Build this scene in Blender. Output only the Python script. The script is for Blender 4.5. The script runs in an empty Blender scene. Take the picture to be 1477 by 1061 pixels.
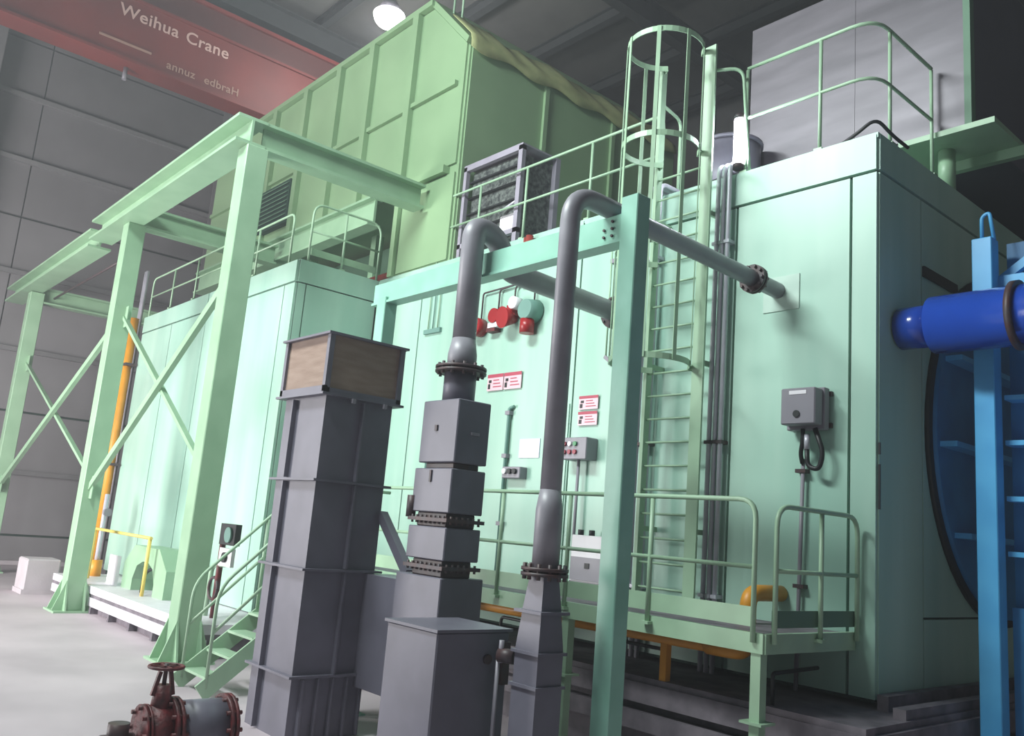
import bpy, math, random
from mathutils import Vector, Matrix
random.seed(7)
scene = bpy.context.scene
COL = scene.collection

# ------------------------------------------------------------------ camera
cam_d = bpy.data.cameras.new('camera')
cam_d.sensor_width = 36.0
cam_d.lens = 1238.53 / 1477.0 * 36.0
cam_d.clip_end = 200
cam = bpy.data.objects.new('camera', cam_d)
COL.objects.link(cam)
rgt = Vector((0.65800634, 0.74858648, 0.08152262))
dwn = Vector((-0.08630514, 0.18252149, -0.97940662))
fwd = Vector((-0.74805019, 0.63741994, 0.18470716))
M = Matrix.Identity(4)
for i in range(3):
    M[i][0] = rgt[i]; M[i][1] = -dwn[i]; M[i][2] = -fwd[i]
M[0][3], M[1][3], M[2][3] = 4.129, -8.435, 2.25
cam.matrix_world = M
scene.camera = cam

# ------------------------------------------------------------------ light
world = bpy.data.worlds.new('daylight')
scene.world = world
world.use_nodes = True
bg = world.node_tree.nodes['Background']
bg.inputs[0].default_value = (0.80, 0.90, 1.0, 1)
bg.inputs[1].default_value = 0.2

def area(name, loc, target, sx, sy, power, color, spread=180):
    d = bpy.data.lights.new(name, 'AREA')
    d.shape = 'RECTANGLE'; d.size = sx; d.size_y = sy
    d.energy = power; d.color = color; d.spread = math.radians(spread)
    o = bpy.data.objects.new(name, d); COL.objects.link(o)
    o.location = loc
    o.rotation_euler = (Vector(target) - Vector(loc)).to_track_quat('-Z', 'Y').to_euler()
    return o
# unseen area lights: assumed door daylight from the left, inferred lamps above the aisle
area('assumed_door_light', (-15.0, -14.0, 3.4), (-17.5, -1.7, 2.4), 7.0, 6.5, 3400, (1.0, 0.98, 0.97))
area('aisle_lamps', (-5.0, -9.5, 12.0), (-1.5, 0.0, 4.2), 6.0, 1.2, 2300, (0.90, 1.0, 0.98))

vs = scene.view_settings
scene.display_settings.display_device = 'sRGB'
vs.view_transform = 'Standard'; vs.look = 'None'
vs.exposure = -0.12; vs.gamma = 1.0; vs.use_curve_mapping = False

# ------------------------------------------------------------------ materials
def srgb(r, g, b):
    def c(x):
        x /= 255.0
        return x / 12.92 if x <= 0.04045 else ((x + 0.055) / 1.055) ** 2.4
    return (c(r), c(g), c(b), 1)

def mat(name, col, rough=0.5, metal=0.0, var=0.12, scale=(1, 1, 1), nscale=3.0, tint=None, bump=0.0, bscale=30, coat=0.0):
    m = bpy.data.materials.new(name); m.use_nodes = True
    nt = m.node_tree; n = nt.nodes; l = nt.links
    b = n['Principled BSDF']
    b.inputs['Roughness'].default_value = rough
    b.inputs['Metallic'].default_value = metal
    if coat: b.inputs['Coat Weight'].default_value = coat
    base = srgb(*col)
    t = srgb(*tint) if tint else tuple(x * (1 - var) for x in base[:3]) + (1,)
    tc = n.new('ShaderNodeTexCoord'); mp = n.new('ShaderNodeMapping')
    mp.inputs['Scale'].default_value = scale
    ge = n.new('ShaderNodeNewGeometry')
    l.new(ge.outputs['Position'], mp.inputs['Vector'])
    no = n.new('ShaderNodeTexNoise'); no.inputs['Scale'].default_value = nscale
    no.inputs['Detail'].default_value = 5
    l.new(mp.outputs['Vector'], no.inputs['Vector'])
    rp = n.new('ShaderNodeValToRGB')
    rp.color_ramp.elements[0].position = 0.35; rp.color_ramp.elements[0].color = t
    rp.color_ramp.elements[1].position = 0.68; rp.color_ramp.elements[1].color = base
    l.new(no.outputs['Fac'], rp.inputs['Fac'])
    l.new(rp.outputs['Color'], b.inputs['Base Color'])
    if bump:
        nb = n.new('ShaderNodeTexNoise'); nb.inputs['Scale'].default_value = bscale
        l.new(mp.outputs['Vector'], nb.inputs['Vector'])
        bp = n.new('ShaderNodeBump'); bp.inputs['Strength'].default_value = bump
        bp.inputs['Distance'].default_value = 0.02
        l.new(nb.outputs['Fac'], bp.inputs['Height']); l.new(bp.outputs['Normal'], b.inputs['Normal'])
    return m

def emit(name, col, s):
    m = bpy.data.materials.new(name); m.use_nodes = True
    b = m.node_tree.nodes['Principled BSDF']
    b.inputs['Base Color'].default_value = srgb(*col)
    b.inputs['Emission Color'].default_value = srgb(*col)
    b.inputs['Emission Strength'].default_value = s
    return m

GREEN = mat('mint_wall_paint', (176, 208, 192), 0.4, var=0.1, scale=(1, 1, 0.12), nscale=1.6, tint=(154, 194, 178))
FRAME = mat('mint_frame_paint', (152, 186, 154), 0.42, nscale=2.0, tint=(140, 175, 143))
RAILG = mat('mint_rail_paint', (162, 194, 164), 0.4, nscale=4.0)
FILT = mat('sage_filter_paint', (140, 170, 132), 0.45, nscale=0.8, tint=(131, 161, 124))
TURQ = mat('turquoise_portal_paint', (150, 200, 182), 0.35, nscale=2.5, tint=(134, 186, 166))
GAPD = mat('dark_joint', (38, 66, 56), 0.8)
SLATE = mat('slate_grey_paint', (110, 108, 121), 0.45, nscale=2.0, tint=(96, 94, 106))
PIPEG = mat('grey_pipe_paint', (148, 146, 154), 0.42, nscale=3.0, tint=(130, 128, 136))
DARKM = mat('dark_flange_steel', (62, 58, 64), 0.5, nscale=9.0, tint=(70, 46, 46))
WOOD = mat('brown_board', (150, 129, 116), 0.7, scale=(1, 1, 6), nscale=3, tint=(134, 112, 99), bump=0.2)
STEEL = mat('galvanised_conduit', (200, 198, 210), 0.35, metal=0.15, nscale=6)
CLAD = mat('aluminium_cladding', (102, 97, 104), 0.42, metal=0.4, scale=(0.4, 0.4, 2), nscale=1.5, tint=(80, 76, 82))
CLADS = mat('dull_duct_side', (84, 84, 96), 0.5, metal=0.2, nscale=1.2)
BLUEL = mat('light_blue_paint', (92, 184, 238), 0.4, nscale=3, tint=(78, 168, 226))
BLUED = mat('mid_blue_paint', (52, 134, 190), 0.45, nscale=2, tint=(42, 116, 170))
BLUEP = mat('royal_blue_paint', (30, 70, 170), 0.22, nscale=3, coat=0.4)
RED = mat('crane_red_paint', (128, 38, 31), 0.55, nscale=0.6, tint=(110, 32, 27))
REDD = mat('dull_red_paint', (92, 42, 40), 0.5, nscale=2)
FIRE = mat('fire_red_plastic', (158, 30, 36), 0.35)
PIPER = mat('red_oxide_pipe', (150, 62, 56), 0.45, nscale=4)
VALVER = mat('rusty_red_casting', (112, 36, 40), 0.55, nscale=12, tint=(70, 40, 42), bump=0.3)
YEL = mat('ochre_pipe_paint', (222, 150, 40), 0.45, nscale=5)
YELP = mat('pale_yellow_paint', (236, 208, 110), 0.5, nscale=5)
WHITE = mat('white_sheet', (236, 232, 238), 0.45, nscale=3, var=0.05)
LILAC = mat('pale_notice_paper', (218, 216, 240), 0.5, var=0.03)
PINK = mat('sign_plate', (226, 190, 200), 0.4, var=0.04)
CRIM = mat('sign_header_red', (178, 66, 88), 0.5, var=0.04)
BLK = mat('black_rubber', (26, 28, 32), 0.5)
GREY = mat('grey_enclosure', (140, 136, 146), 0.42, nscale=4)
CONC = mat('pale_concrete', (180, 172, 177), 0.8, nscale=3, bump=0.2)
FLOOR = mat('floor_concrete', (190, 178, 184), 0.62, nscale=0.7, tint=(170, 159, 165), bump=0.1, bscale=6)
SKID = mat('dusty_dark_steel', (124, 116, 124), 0.6, nscale=4, tint=(92, 86, 94))
SKIDP = mat('pale_skid_paint', (226, 222, 230), 0.5, nscale=4)
HALL = mat('hall_wall_panel', (130, 127, 130), 0.7, nscale=0.5, tint=(118, 115, 117))
HALLC = mat('hall_column_grey', (136, 134, 136), 0.6, nscale=1)
ROOFM = mat('hall_roof_sheet', (96, 94, 92), 0.8, nscale=0.6, tint=(84, 82, 82))
ROOFB = mat('hall_roof_steel', (52, 54, 56), 0.7)
TARP = mat('yellow_dust_sheet', (168, 172, 122), 0.8, nscale=5, tint=(152, 160, 112), bump=0.2, bscale=12)
COIL = mat('dark_coil_mesh', (112, 118, 114), 0.6, nscale=14, tint=(44, 48, 50), bump=0.8, bscale=40)
FRAMEG = mat('cooler_frame_grey', (160, 154, 168), 0.45)
GDARK = mat('muted_shade_green', (96, 130, 108), 0.6, nscale=1.5)
LAMPE = emit('lamp_glass', (255, 255, 255), 30.0)
TUBEE = emit('tube_glass', (240, 244, 255), 90.0)
BTNR = mat('button_red', (150, 40, 60), 0.4); BTNG = mat('button_green', (60, 140, 90), 0.4)
LETTER = mat('cream_lettering', (214, 176, 168), 0.6, var=0.03)
LETTER2 = mat('faded_lettering', (170, 130, 116), 0.6, var=0.03)
TEAL = mat('grey_green_casting', (110, 150, 140), 0.5)

# ------------------------------------------------------------------ geometry helpers
def V(*a): return Vector(a if len(a) > 1 else a[0])

class MB:
    def __init__(s): s.v = []; s.f = []; s.sm = []
    def add(s, vs, fs, smooth=False):
        o = len(s.v); s.v += [tuple(p) for p in vs]
        for f in fs: s.f.append([i + o for i in f]); s.sm.append(smooth)
        return s
    def box(s, x0, x1, y0, y1, z0, z1):
        vs = [(x, y, z) for x in (x0, x1) for y in (y0, y1) for z in (z0, z1)]
        return s.add(vs, [(0, 1, 3, 2), (4, 6, 7, 5), (0, 4, 5, 1), (2, 3, 7, 6), (0, 2, 6, 4), (1, 5, 7, 3)])
    def bar(s, p0, p1, w, h, up=(0, 0, 1), ow=0, oh=0):
        p0 = V(p0); p1 = V(p1); d = (p1 - p0).normalized(); up = V(up)
        if abs(d.dot(up)) > 0.99: up = V(0, 1, 0)
        a = d.cross(up).normalized(); b = a.cross(d).normalized()
        vs = []
        for p in (p0, p1):
            for i, j in ((-1, -1), (1, -1), (1, 1), (-1, 1)):
                vs.append(p + a * (w / 2 * i + ow) + b * (h / 2 * j + oh))
        return s.add(vs, [(3, 2, 1, 0), (4, 5, 6, 7), (0, 1, 5, 4), (1, 2, 6, 5), (2, 3, 7, 6), (3, 0, 4, 7)])
    def ibeam(s, p0, p1, depth, width, tf=0.03, tw=0.03, up=(0, 0, 1)):
        s.bar(p0, p1, width, tf, up, oh=depth / 2 - tf / 2)
        s.bar(p0, p1, width, tf, up, oh=-depth / 2 + tf / 2)
        return s.bar(p0, p1, tw, depth - 2 * tf, up)
    def tube(s, pts, r, n=10, cap=True):
        pts = [V(p) for p in pts]; rs = r if isinstance(r, (list, tuple)) else [r] * len(pts)
        vs = []; a = None
        for i, p in enumerate(pts):
            d = (pts[min(i + 1, len(pts) - 1)] - pts[max(i - 1, 0)]).normalized()
            if a is None:
                a = d.cross(V(0, 0, 1) if abs(d.z) < 0.9 else V(1, 0, 0)).normalized()
            else:
                a = (a - d * a.dot(d)).normalized()
            b = d.cross(a)
            for k in range(n):
                t = 2 * math.pi * k / n
                vs.append(p + (a * math.cos(t) + b * math.sin(t)) * rs[i])
        fs = []
        for i in range(len(pts) - 1):
            for k in range(n):
                fs.append((i * n + k, i * n + (k + 1) % n, (i + 1) * n + (k + 1) % n, (i + 1) * n + k))
        s.add(vs, fs, True)
        if cap:
            o = len(s.v) - len(vs)
            s.f.append([o + k for k in range(n)][::-1]); s.sm.append(False)
            s.f.append([o + (len(pts) - 1) * n + k for k in range(n)]); s.sm.append(False)
        return s
    def cyl(s, p0, p1, r, n=16, r2=None):
        return s.tube([p0, p1], [r, r if r2 is None else r2], n)
    def prism(s, poly, off):
        off = V(off); n = len(poly); vs = [V(p) for p in poly] + [V(p) + off for p in poly]
        fs = [list(range(n))[::-1], list(range(n, 2 * n))]
        for k in range(n): fs.append((k, (k + 1) % n, n + (k + 1) % n, n + k))
        return s.add(vs, fs)
    def hoop(s, c, r, w, t, a0=0, a1=2 * math.pi, n=28):
        # flat steel strip bent round a vertical axis
        full = abs(a1 - a0 - 2 * math.pi) < 1e-6
        m = n if full else n + 1
        vs = []; fs = []
        for k in range(m):
            a = a0 + (a1 - a0) * k / n
            for rr, z in ((r, -w / 2), (r, w / 2), (r - t, w / 2), (r - t, -w / 2)):
                vs.append((c[0] + rr * math.cos(a), c[1] + rr * math.sin(a), c[2] + z))
        for k in range(n):
            for q in range(4):
                a = (k % m) * 4; b = ((k + 1) % m) * 4
                fs.append((a + q, b + q, b + (q + 1) % 4, a + (q + 1) % 4))
        if not full:
            fs.append((0, 1, 2, 3)); e = (m - 1) * 4; fs.append((e + 3, e + 2, e + 1, e))
        return s.add(vs, fs)
    def frustum(s, c, h0, h1, z0, z1):
        x, y = c
        vs = [(x + i * h0, y + j * h0, z0) for i, j in ((-1, -1), (1, -1), (1, 1), (-1, 1))] + \
             [(x + i * h1, y + j * h1, z1) for i, j in ((-1, -1), (1, -1), (1, 1), (-1, 1))]
        return s.add(vs, [(3, 2, 1, 0), (4, 5, 6, 7), (0, 1, 5, 4), (1, 2, 6, 5), (2, 3, 7, 6), (3, 0, 4, 7)])
    def build(s, name, m, parent=None, bevel=0):
        base = parent['_base'] if parent is not None and '_base' in parent else (0, 0, 0)
        me = bpy.data.meshes.new(name)
        me.from_pydata([(p[0] - base[0], p[1] - base[1], p[2] - base[2]) for p in s.v], [], s.f)
        me.polygons.foreach_set('use_smooth', s.sm)
        me.materials.append(m); me.update()
        o = bpy.data.objects.new(name, me); COL.objects.link(o)
        if parent is not None:
            o.parent = parent; o['_base'] = tuple(base)
        else:
            o['_base'] = (0.0, 0.0, 0.0)
        if bevel:
            bm = o.modifiers.new('bevel', 'BEVEL'); bm.width = bevel; bm.segments = 1; bm.limit_method = 'ANGLE'
        return o

def rnd(pts, r, n=5):
    """path with rounded corners"""
    pts = [V(p) for p in pts]; out = [pts[0]]
    for i in range(1, len(pts) - 1):
        a = (pts[i - 1] - pts[i]); b = (pts[i + 1] - pts[i])
        q = min(r, a.length * 0.49, b.length * 0.49)
        p0 = pts[i] + a.normalized() * q; p1 = pts[i] + b.normalized() * q
        for k in range(n + 1):
            t = k / n
            out.append(p0 * (1 - t) ** 2 + pts[i] * 2 * t * (1 - t) + p1 * t * t)
    out.append(pts[-1]); return out

def thing(name, label, cat, loc, group=None):
    o = bpy.data.objects.new(name, None); COL.objects.link(o)
    o.location = loc; o['_base'] = tuple(float(x) for x in loc); o.empty_display_size = 0.2
    return tag(o, label, cat, group)
def tag(o, label, cat, group=None):
    o['label'] = label; o['category'] = cat
    if group: o['group'] = group
    return o
def struct(o):
    o['kind'] = 'structure'; return o
def B(*a): return MB().box(*a)
def T(p, r, n=10): return MB().tube(p, r, n)
def flange(p, axis, r, t, n=20, bolts=10, br=0.018):
    """bolted pipe flange pair"""
    p = V(p); a = V(axis).normalized(); m = MB()
    m.cyl(p - a * t, p - a * 0.008, r, n); m.cyl(p + a * 0.008, p + a * t, r, n); m.cyl(p - a * 0.008, p + a * 0.008, r * 0.86, n)
    u = a.cross(V(0, 0, 1) if abs(a.z) < 0.9 else V(1, 0, 0)).normalized(); w = a.cross(u)
    for k in range(bolts):
        t_ = 2 * math.pi * k / bolts
        q = p + (u * math.cos(t_) + w * math.sin(t_)) * r * 0.86
        m.cyl(q - a * (t + 0.03), q + a * (t + 0.03), br, 6)
    return m

# ================================================================== SETTING
struct(B(-40, 16, -22, 20, -0.3, 0).build('floor', FLOOR))
ceil = struct(B(-26.6, 10.4, -16, 16.4, 18.5, 18.7).build('ceiling', ROOFM))
for y in range(-15, 17, 3):
    MB().ibeam((-26.2, y, 18.28), (10, y, 18.28), 0.42, 0.26).build('purlin', ROOFB, ceil)
for x in (-20.5, -11.5, -3.5):
    MB().ibeam((x, -16, 17.7), (x, 16, 17.7), 0.75, 0.36, 0.05, 0.04).build('roof_girder', ROOFB, ceil)
wl = struct(B(-26.6, -26.2, -16, 16.4, 0, 18.5).build('wall_left', GAPD))
zz = [0.0, 0.85, 2.75, 4.6, 6.5, 8.9, 10.7, 12.5, 14.6, 16.5, 18.45]
for i in range(len(zz) - 1):
    for y0 in (-16, -9.6, -3.6, 2.4, 8.4):
        B(-26.2, -26.06 - 0.015 * (i % 2), y0 + 0.02, y0 + (6.36 if y0 < -10 else 5.98), zz[i] + 0.035, zz[i + 1] - 0.035).build('wall_panel', HALL, wl)
for z in (2.75, 6.5, 8.9, 12.5, 14.6):
    B(-26.06, -25.9, -16, 16, z - 0.07, z + 0.07).build('girt', HALLC, wl)
wb = struct(B(-26.2, 10, 16, 16.4, 0, 18.5).build('wall_back', ROOFM))
for x in range(-26, 10, 4):
    B(x + 0.03, x + 3.97, 15.94, 16, 0.05, 18.4).build('wall_panel', ROOFM, wb)
wr = struct(B(10, 10.4, -16, 16.4, 0, 18.5).build('unseen_wall_right', HALL))  # unseen wall, added to keep light off the right-facing sides
struct(B(-26.06, -25.6, -16, 16, 0, 0.12).build('baseboard_left', CONC))
for y, w in ((-5.3, 'leftmost in view'), (2.4, 'behind the gantry beam')):
    t = thing('hall_column', 'grey steel hall column against the far left wall, ' + w, 'column', (-25.6, y, 0), 'hall columns')
    MB().ibeam((-25.55, y, 0), (-25.55, y, 16.9), 0.7, 0.5, 0.05, 0.05, up=(1, 0, 0)).build('shaft', HALLC, t)
    B(-25.95, -25.15, y - 0.35, y + 0.35, 0, 0.05).build('base_plate', HALLC, t)

# ================================================================== MAIN ENCLOSURE
def panel_front(parent, xs, y, z0, z1, m, t=0.05, g=0.016, name='wall_panel'):
    for a, b in zip(xs[:-1], xs[1:]):
        B(a + g, b - g, y, y + t, z0 + g, z1 - g).build(name, m, parent)
t = thing('turbine_enclosure', 'mint green panelled enclosure with the caged ladder on its long front', 'enclosure', (-5, 4, 0.9))
B(-9.94, -0.05, 0.05, 9, 0.9, 6.74).build('body', GAPD, t)
panel_front(t, [-9.98, -8.42, -7.2, -4.4, -1.76, -0.3, -0.0], 0, 0.92, 6.36, GREEN)
panel_front(t, [-9.98, -4.4, 0.0], -0.01, 6.36, 6.79, GREEN, 0.06, name='fascia_panel')
for y0, y1, z0, z1 in ((0.03, 1.03, 0.92, 6.36), (1.03, 9, 1.69, 6.36), (1.03, 5, 0.92, 1.69)):
    B(-0.05, 0, y0 + 0.012, y1 - 0.012, z0 + 0.012, z1 - 0.012).build('side_panel', GREEN, t)
B(-0.05, 0.01, 0.03, 9, 6.376, 6.79).build('side_fascia', GREEN, t)
B(-9.95, 0.0, 0.0, 9, 6.74, 6.80).build('roof_sheet', GREEN, t)
B(0, 0.03, 1.05, 1.95, 5.44, 5.56).build('vent_slot', BLK, t)
B(-5.71, -4.44, -0.018, 0.0, 1.62, 4.06).build('access_door', GREEN, t)
for z0, z1 in ((3.3, 3.42), (2.75, 3.2)):
    B(0, 0.02, 0.02, 0.035, z0, z1).build('scuff_strip', BLK, t)

sk = thing('turbine_skid', 'dusty dark steel base frame under the main green enclosure', 'skid', (-5, 2, 0))
B(-9.95, 0.35, -0.95, 9, 0, 0.78).build('core', SKID, sk)
B(-9.95, 0.45, -1.1, 9, 0.80, 0.86).build('top_plate', SKID, sk)
for z, h in ((0.70, 0.2), (0.42, 0.18)):
    B(-9.95, 0.45, -1.12, -0.95, z - h / 2, z + h / 2).build('side_channel', SKID, sk)
    B(0.35, 0.5, -0.95, 9, z - h / 2, z + h / 2).build('side_channel', SKID, sk)
B(0.03, 0.14, -0.05, 6, 0.86, 1.0).build('edge_rail', SKID, sk)
B(0.3, 0.42, -0.3, 6, 0.86, 0.95).build('edge_rail', SKID, sk)

# ================================================================== LEFT BLOCK
t = thing('generator_enclosure', 'pale green enclosure block behind the gantry columns, brightly lit front', 'enclosure', (-14, 3, 0.5))
B(-18.25, -10.05, -1.67, 9, 0.0, 6.74).build('body', GAPD, t)
panel_front(t, [-18.3, -16.2, -14.1, -12.1, -10.42, -10.0], -1.72, 0.5, 6.36, GREEN)
panel_front(t, [-18.3, -14.1, -10.0], -1.73, 6.36, 6.79, GREEN, 0.06, name='fascia_panel')
for y0, y1 in ((-1.67, -1.5), (-1.5, 0.0)):
    B(-10.05, -10.0, y0 + 0.012, y1 - 0.012, 0.52, 6.35).build('side_panel', GREEN, t)
B(-10.05, -9.99, -1.67, 0.0, 6.375, 6.79).build('side_fascia', GREEN, t)
B(-18.3, -10.0, -1.67, 9, 6.74, 6.80).build('roof_sheet', GREEN, t)

t = thing('generator_skid', 'pale skid ledge along the floor in front of the left enclosure', 'skid', (-14, -2, 0))
B(-17.0, -8.75, -2.98, -1.0, 0, 0.28).build('core', SKID, t)
B(-17.1, -8.7, -3.1, -1.0, 0.36, 0.5).build('top_slab', SKIDP, t)
B(-17.1, -8.7, -3.08, -1.0, 0.28, 0.36).build('joint', SKID, t)
B(-17.1, -8.7, -3.1, -2.98, 0.13, 0.29).build('front_channel', SKIDP, t)
for k in range(7):
    B(-16.4 + k * 1.15, -16.3 + k * 1.15, -3.12, -2.98, 0, 0.13).build('foot', SKID, t)

# arch casing, white plate, yellow guard on that ledge
arch = []
for x, z in ((-14.25, .5), (-14.25, 1.0), (-13.75, 1.36), (-12.4, 1.36), (-11.9, 1.0), (-11.9, .5), (-12.45, .5), (-12.45, .72), (-12.62, .98), (-12.9, 1.08), (-13.2, 1.08), (-13.5, .98), (-13.66, .72), (-13.66, .5)):
    arch.append((x, -2.55, z))
o = thing('arched_casing', 'green eight-sided casing with a round opening on the skid ledge', 'casing', (-13.1, -2.4, .5))
MB().prism(arch[::-1], (0, 0.5, 0)).build('shell', FRAME, o)
MB().tube(rnd([(-13.2, -2.5, .5), (-13.15, -2.5, .9), (-12.8, -2.4, 1.0), (-12.6, -2.3, .52)], .2), .03, 8).build('hose', BLK, o)
tag(B(-15.05, -14.5, -2.6, -2.54, .5, 1.08).build('white_plate', WHITE), 'blank white upright plate beside the arched casing', 'plate')
o = thing('guard_rail', 'pale yellow tubular guard rail on the ledge at far left', 'railing', (-15, -2.4, .5))
T([(-16.9, -2.7, 1.55), (-12.5, -2.7, 1.55)], .03).build('top_rail', YELP, o)
for x in (-16.85, -16.0, -12.55):
    T([(x, -2.7, .5), (x, -2.7, 1.55)], .035).build('post', YELP, o)
o = thing('standpipe', 'tall orange-yellow vertical pipe at the left end of the lit enclosure', 'pipe', (-18.5, -1.9, 0))
T([(-18.5, -1.9, 0), (-18.5, -1.9, 6.75)], .11, 14).build('pipe', YEL, o)
for z in (5.5, 3.0):
    B(-18.75, -18.2, -2.02, -1.78, z, z + .06).build('clamp', DARKM, o)
for x, lb in ((-18.85, 'left'), (-18.72, 'right')):
    tag(T([(x, -1.7, 0), (x, -1.7, 8.1)], .045).build('riser_pipe', STEEL), 'thin grey riser behind the orange-yellow standpipe, the %s of two' % lb, 'pipe', 'risers at far left')
o = thing('valve_station', 'small brass valve column on the ledge beside the standpipe', 'valve', (-16.6, -2.4, .5))
T([(-16.6, -2.4, .5), (-16.6, -2.4, 2.3)], .05).build('stem', STEEL, o)
MB().cyl((-16.6, -2.4, .5), (-16.6, -2.4, .85), .13).build('body', YEL, o)
MB().cyl((-16.45, -2.4, 1.9), (-16.35, -2.4, 1.9), .09).build('gauge', GREY, o)

# ================================================================== FILTER HOUSE
t = thing('filter_house', 'large sage green ribbed box standing high above both enclosures', 'filter house', (-13, 3, 6.8))
poly = [(-19.6, 8.6), (-9.6, 8.6), (-9.6, 6.8), (-7.78, 6.8), (-7.78, 11.08), (-9.05, 12.36), (-19.6, 12.36)]
MB().prism([(x, 0.06, z) for x, z in poly], (0, 6, 0)).build('body', FILT, t)
xs = [-19.6, -17.6, -15.85, -14.2, -12.62, -11.2, -9.55]
zb = [8.62, 10.3, 12.3]
for a, b in zip(xs[:-1], xs[1:]):
    for c, d in zip(zb[:-1], zb[1:]):
        B(a + .03, b - .03, 0.02, 0.06, c + .02, d - .02).build('wall_panel', FILT, t)
for a, b in zip(xs[:-1], xs[1:]):
    B(a + .09, b - .09, -0.06, 0.06, 10.25, 10.34).build('cross_stiffener', FILT, t)
for x in xs[1:]:
    B(x - .1, x + .1, -0.1, 0.06, 8.6, 12.3).build('stiffener', FILT, t)
B(-9.45, -8.0, -0.06, 0.06, 10.25, 10.34).build('cross_stiffener', FILT, t)
B(-9.35, -8.05, -0.09, 0.06, 8.52, 8.66).build('cross_stiffener', FILT, t)
B(-9.62, -9.48, -0.06, 0.06, 6.8, 8.6).build('stiffener', FILT, t)
MB().prism([(-9.45, .02, 8.68), (-7.84, .02, 8.68), (-7.84, .02, 11.05), (-9.06, .02, 12.28), (-9.45, .02, 12.28)], (0, .04, 0)).build('wall_panel', FILT, t)
B(-9.45, -7.84, .02, .06, 6.85, 8.5).build('wall_panel', FILT, t)
B(-19.6, -9.0, -0.1, 0.1, 12.3, 12.42).build('top_lip', FILT, t)
MB().prism([(-9.0, -.04, 12.42), (-7.72, -.04, 11.12), (-7.78, -.04, 11.02), (-9.05, -.04, 12.3)], (0, 6.0, 0)).build('top_lip', FILT, t)
for a, b in ((0.1, 1.95), (2.0, 3.9), (3.95, 6.0)):
    B(-7.78, -7.745, a, b, 6.85, 11.0).build('side_panel', FILT, t)
for y in (1.97, 3.92):
    B(-7.78, -7.68, y - .05, y + .05, 6.85, 11.0).build('side_stiffener', FILT, t)
bb = MB().ibeam((-19.6, -0.02, 8.32), (-10.4, -0.02, 8.32), 0.6, 0.3, 0.05, 0.05).build('bottom_beam', FRAME, t)
lou = B(-15.9, -14.3, -0.14, 0.0, 8.95, 10.05).build('louvre', GAPD, t)
for k in range(9):
    MB().bar((-15.85, -0.16, 9.05 + k * .115), (-14.35, -0.16, 9.05 + k * .115), .1, .02, up=(0, -.7, .7)).build('louvre_blade', GDARK, lou)
MB().box(-18.5, -10.2, 1.6, 5.5, 6.8, 8.4).build('plenum', GDARK, t)  # dark box, shade under the filter house put into its green
for x in (-12, -15):
    B(x, x + .2, .9, 1.1, 6.8, 8.4).build('prop', FRAME, t)
# dust sheet draped over the sloping shoulder
m = MB(); vs = []; ny = 46
for j in range(ny + 1):
    y = -0.02 + j * 0.13
    lump = 0.035 * math.sin(y * 3.1) + 0.025 * math.sin(y * 7.7 + 1) + random.uniform(-.02, .02)
    vs += [(-8.35, y, 11.82 + lump), (-7.95, y, 11.42 + lump * 1.3), (-7.70, y, 11.17 + lump), (-7.66, y, 11.05 + lump * .4), (-7.655, y, 10.9 - .05 * math.sin(y * 5))]
fs = []
for j in range(ny):
    for k in range(4):
        fs.append((j * 5 + k, j * 5 + k + 1, j * 5 + 6 + k, j * 5 + 5 + k))
m.add(vs, fs, True)
o = m.build('dust_sheet', TARP)
so = o.modifiers.new('thick', 'SOLIDIFY'); so.thickness = 0.02; so.offset = 1
tag(o, 'yellowish sheet draped along the right shoulder of the filter house', 'sheet')
o = thing('lifting_eye', 'small lifting eye on top of the filter house corner', 'lifting eye', (-8.8, .4, 12.15))
T(rnd([(-8.8, .3, 12.1), (-8.8, .3, 12.62), (-8.5, .3, 12.62), (-8.5, .3, 11.8)], .12), .025, 6).build('loop', RAILG, o)

# air cooler beside it
t = thing('air_cooler', 'grey framed cooler with dark mesh front beside the filter house', 'cooler', (-6.9, .6, 6.8))
B(-7.55, -6.2, .25, .98, 7.0, 8.45).build('coil', COIL, t)
for a in ((-7.68, -7.6, .12, .2, 6.8, 8.55), (-6.2, -6.1, .12, .2, 6.8, 8.55), (-7.68, -6.1, .12, .2, 8.47, 8.55), (-7.68, -6.1, .12, .2, 7.02, 7.1), (-6.2, -6.1, .9, 1.0, 6.8, 8.55)):
    B(*a).build('frame', FRAMEG, t)
B(-7.68, -6.1, .12, 1.0, 8.55, 8.58).build('lid', FRAMEG, t)
for k in range(4):
    B(-7.6, -6.2, .2, .26, 7.35 + k * .3, 7.38 + k * .3).build('slat', BLK, t)
B(-6.62, -6.24, .19, .25, 7.12, 7.4).build('name_plate', WHITE, t)
T([(-6.6, .18, 7.5), (-6.2, .18, 7.6)], .025).build('pipe', STEEL, t)
tag(T([(-11, .3, 6.98), (-7.3, .3, 6.98)], .1, 14).build('fire_main', PIPER), 'thick red oxide pipe lying on the roof edge below the filter house', 'pipe')

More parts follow.
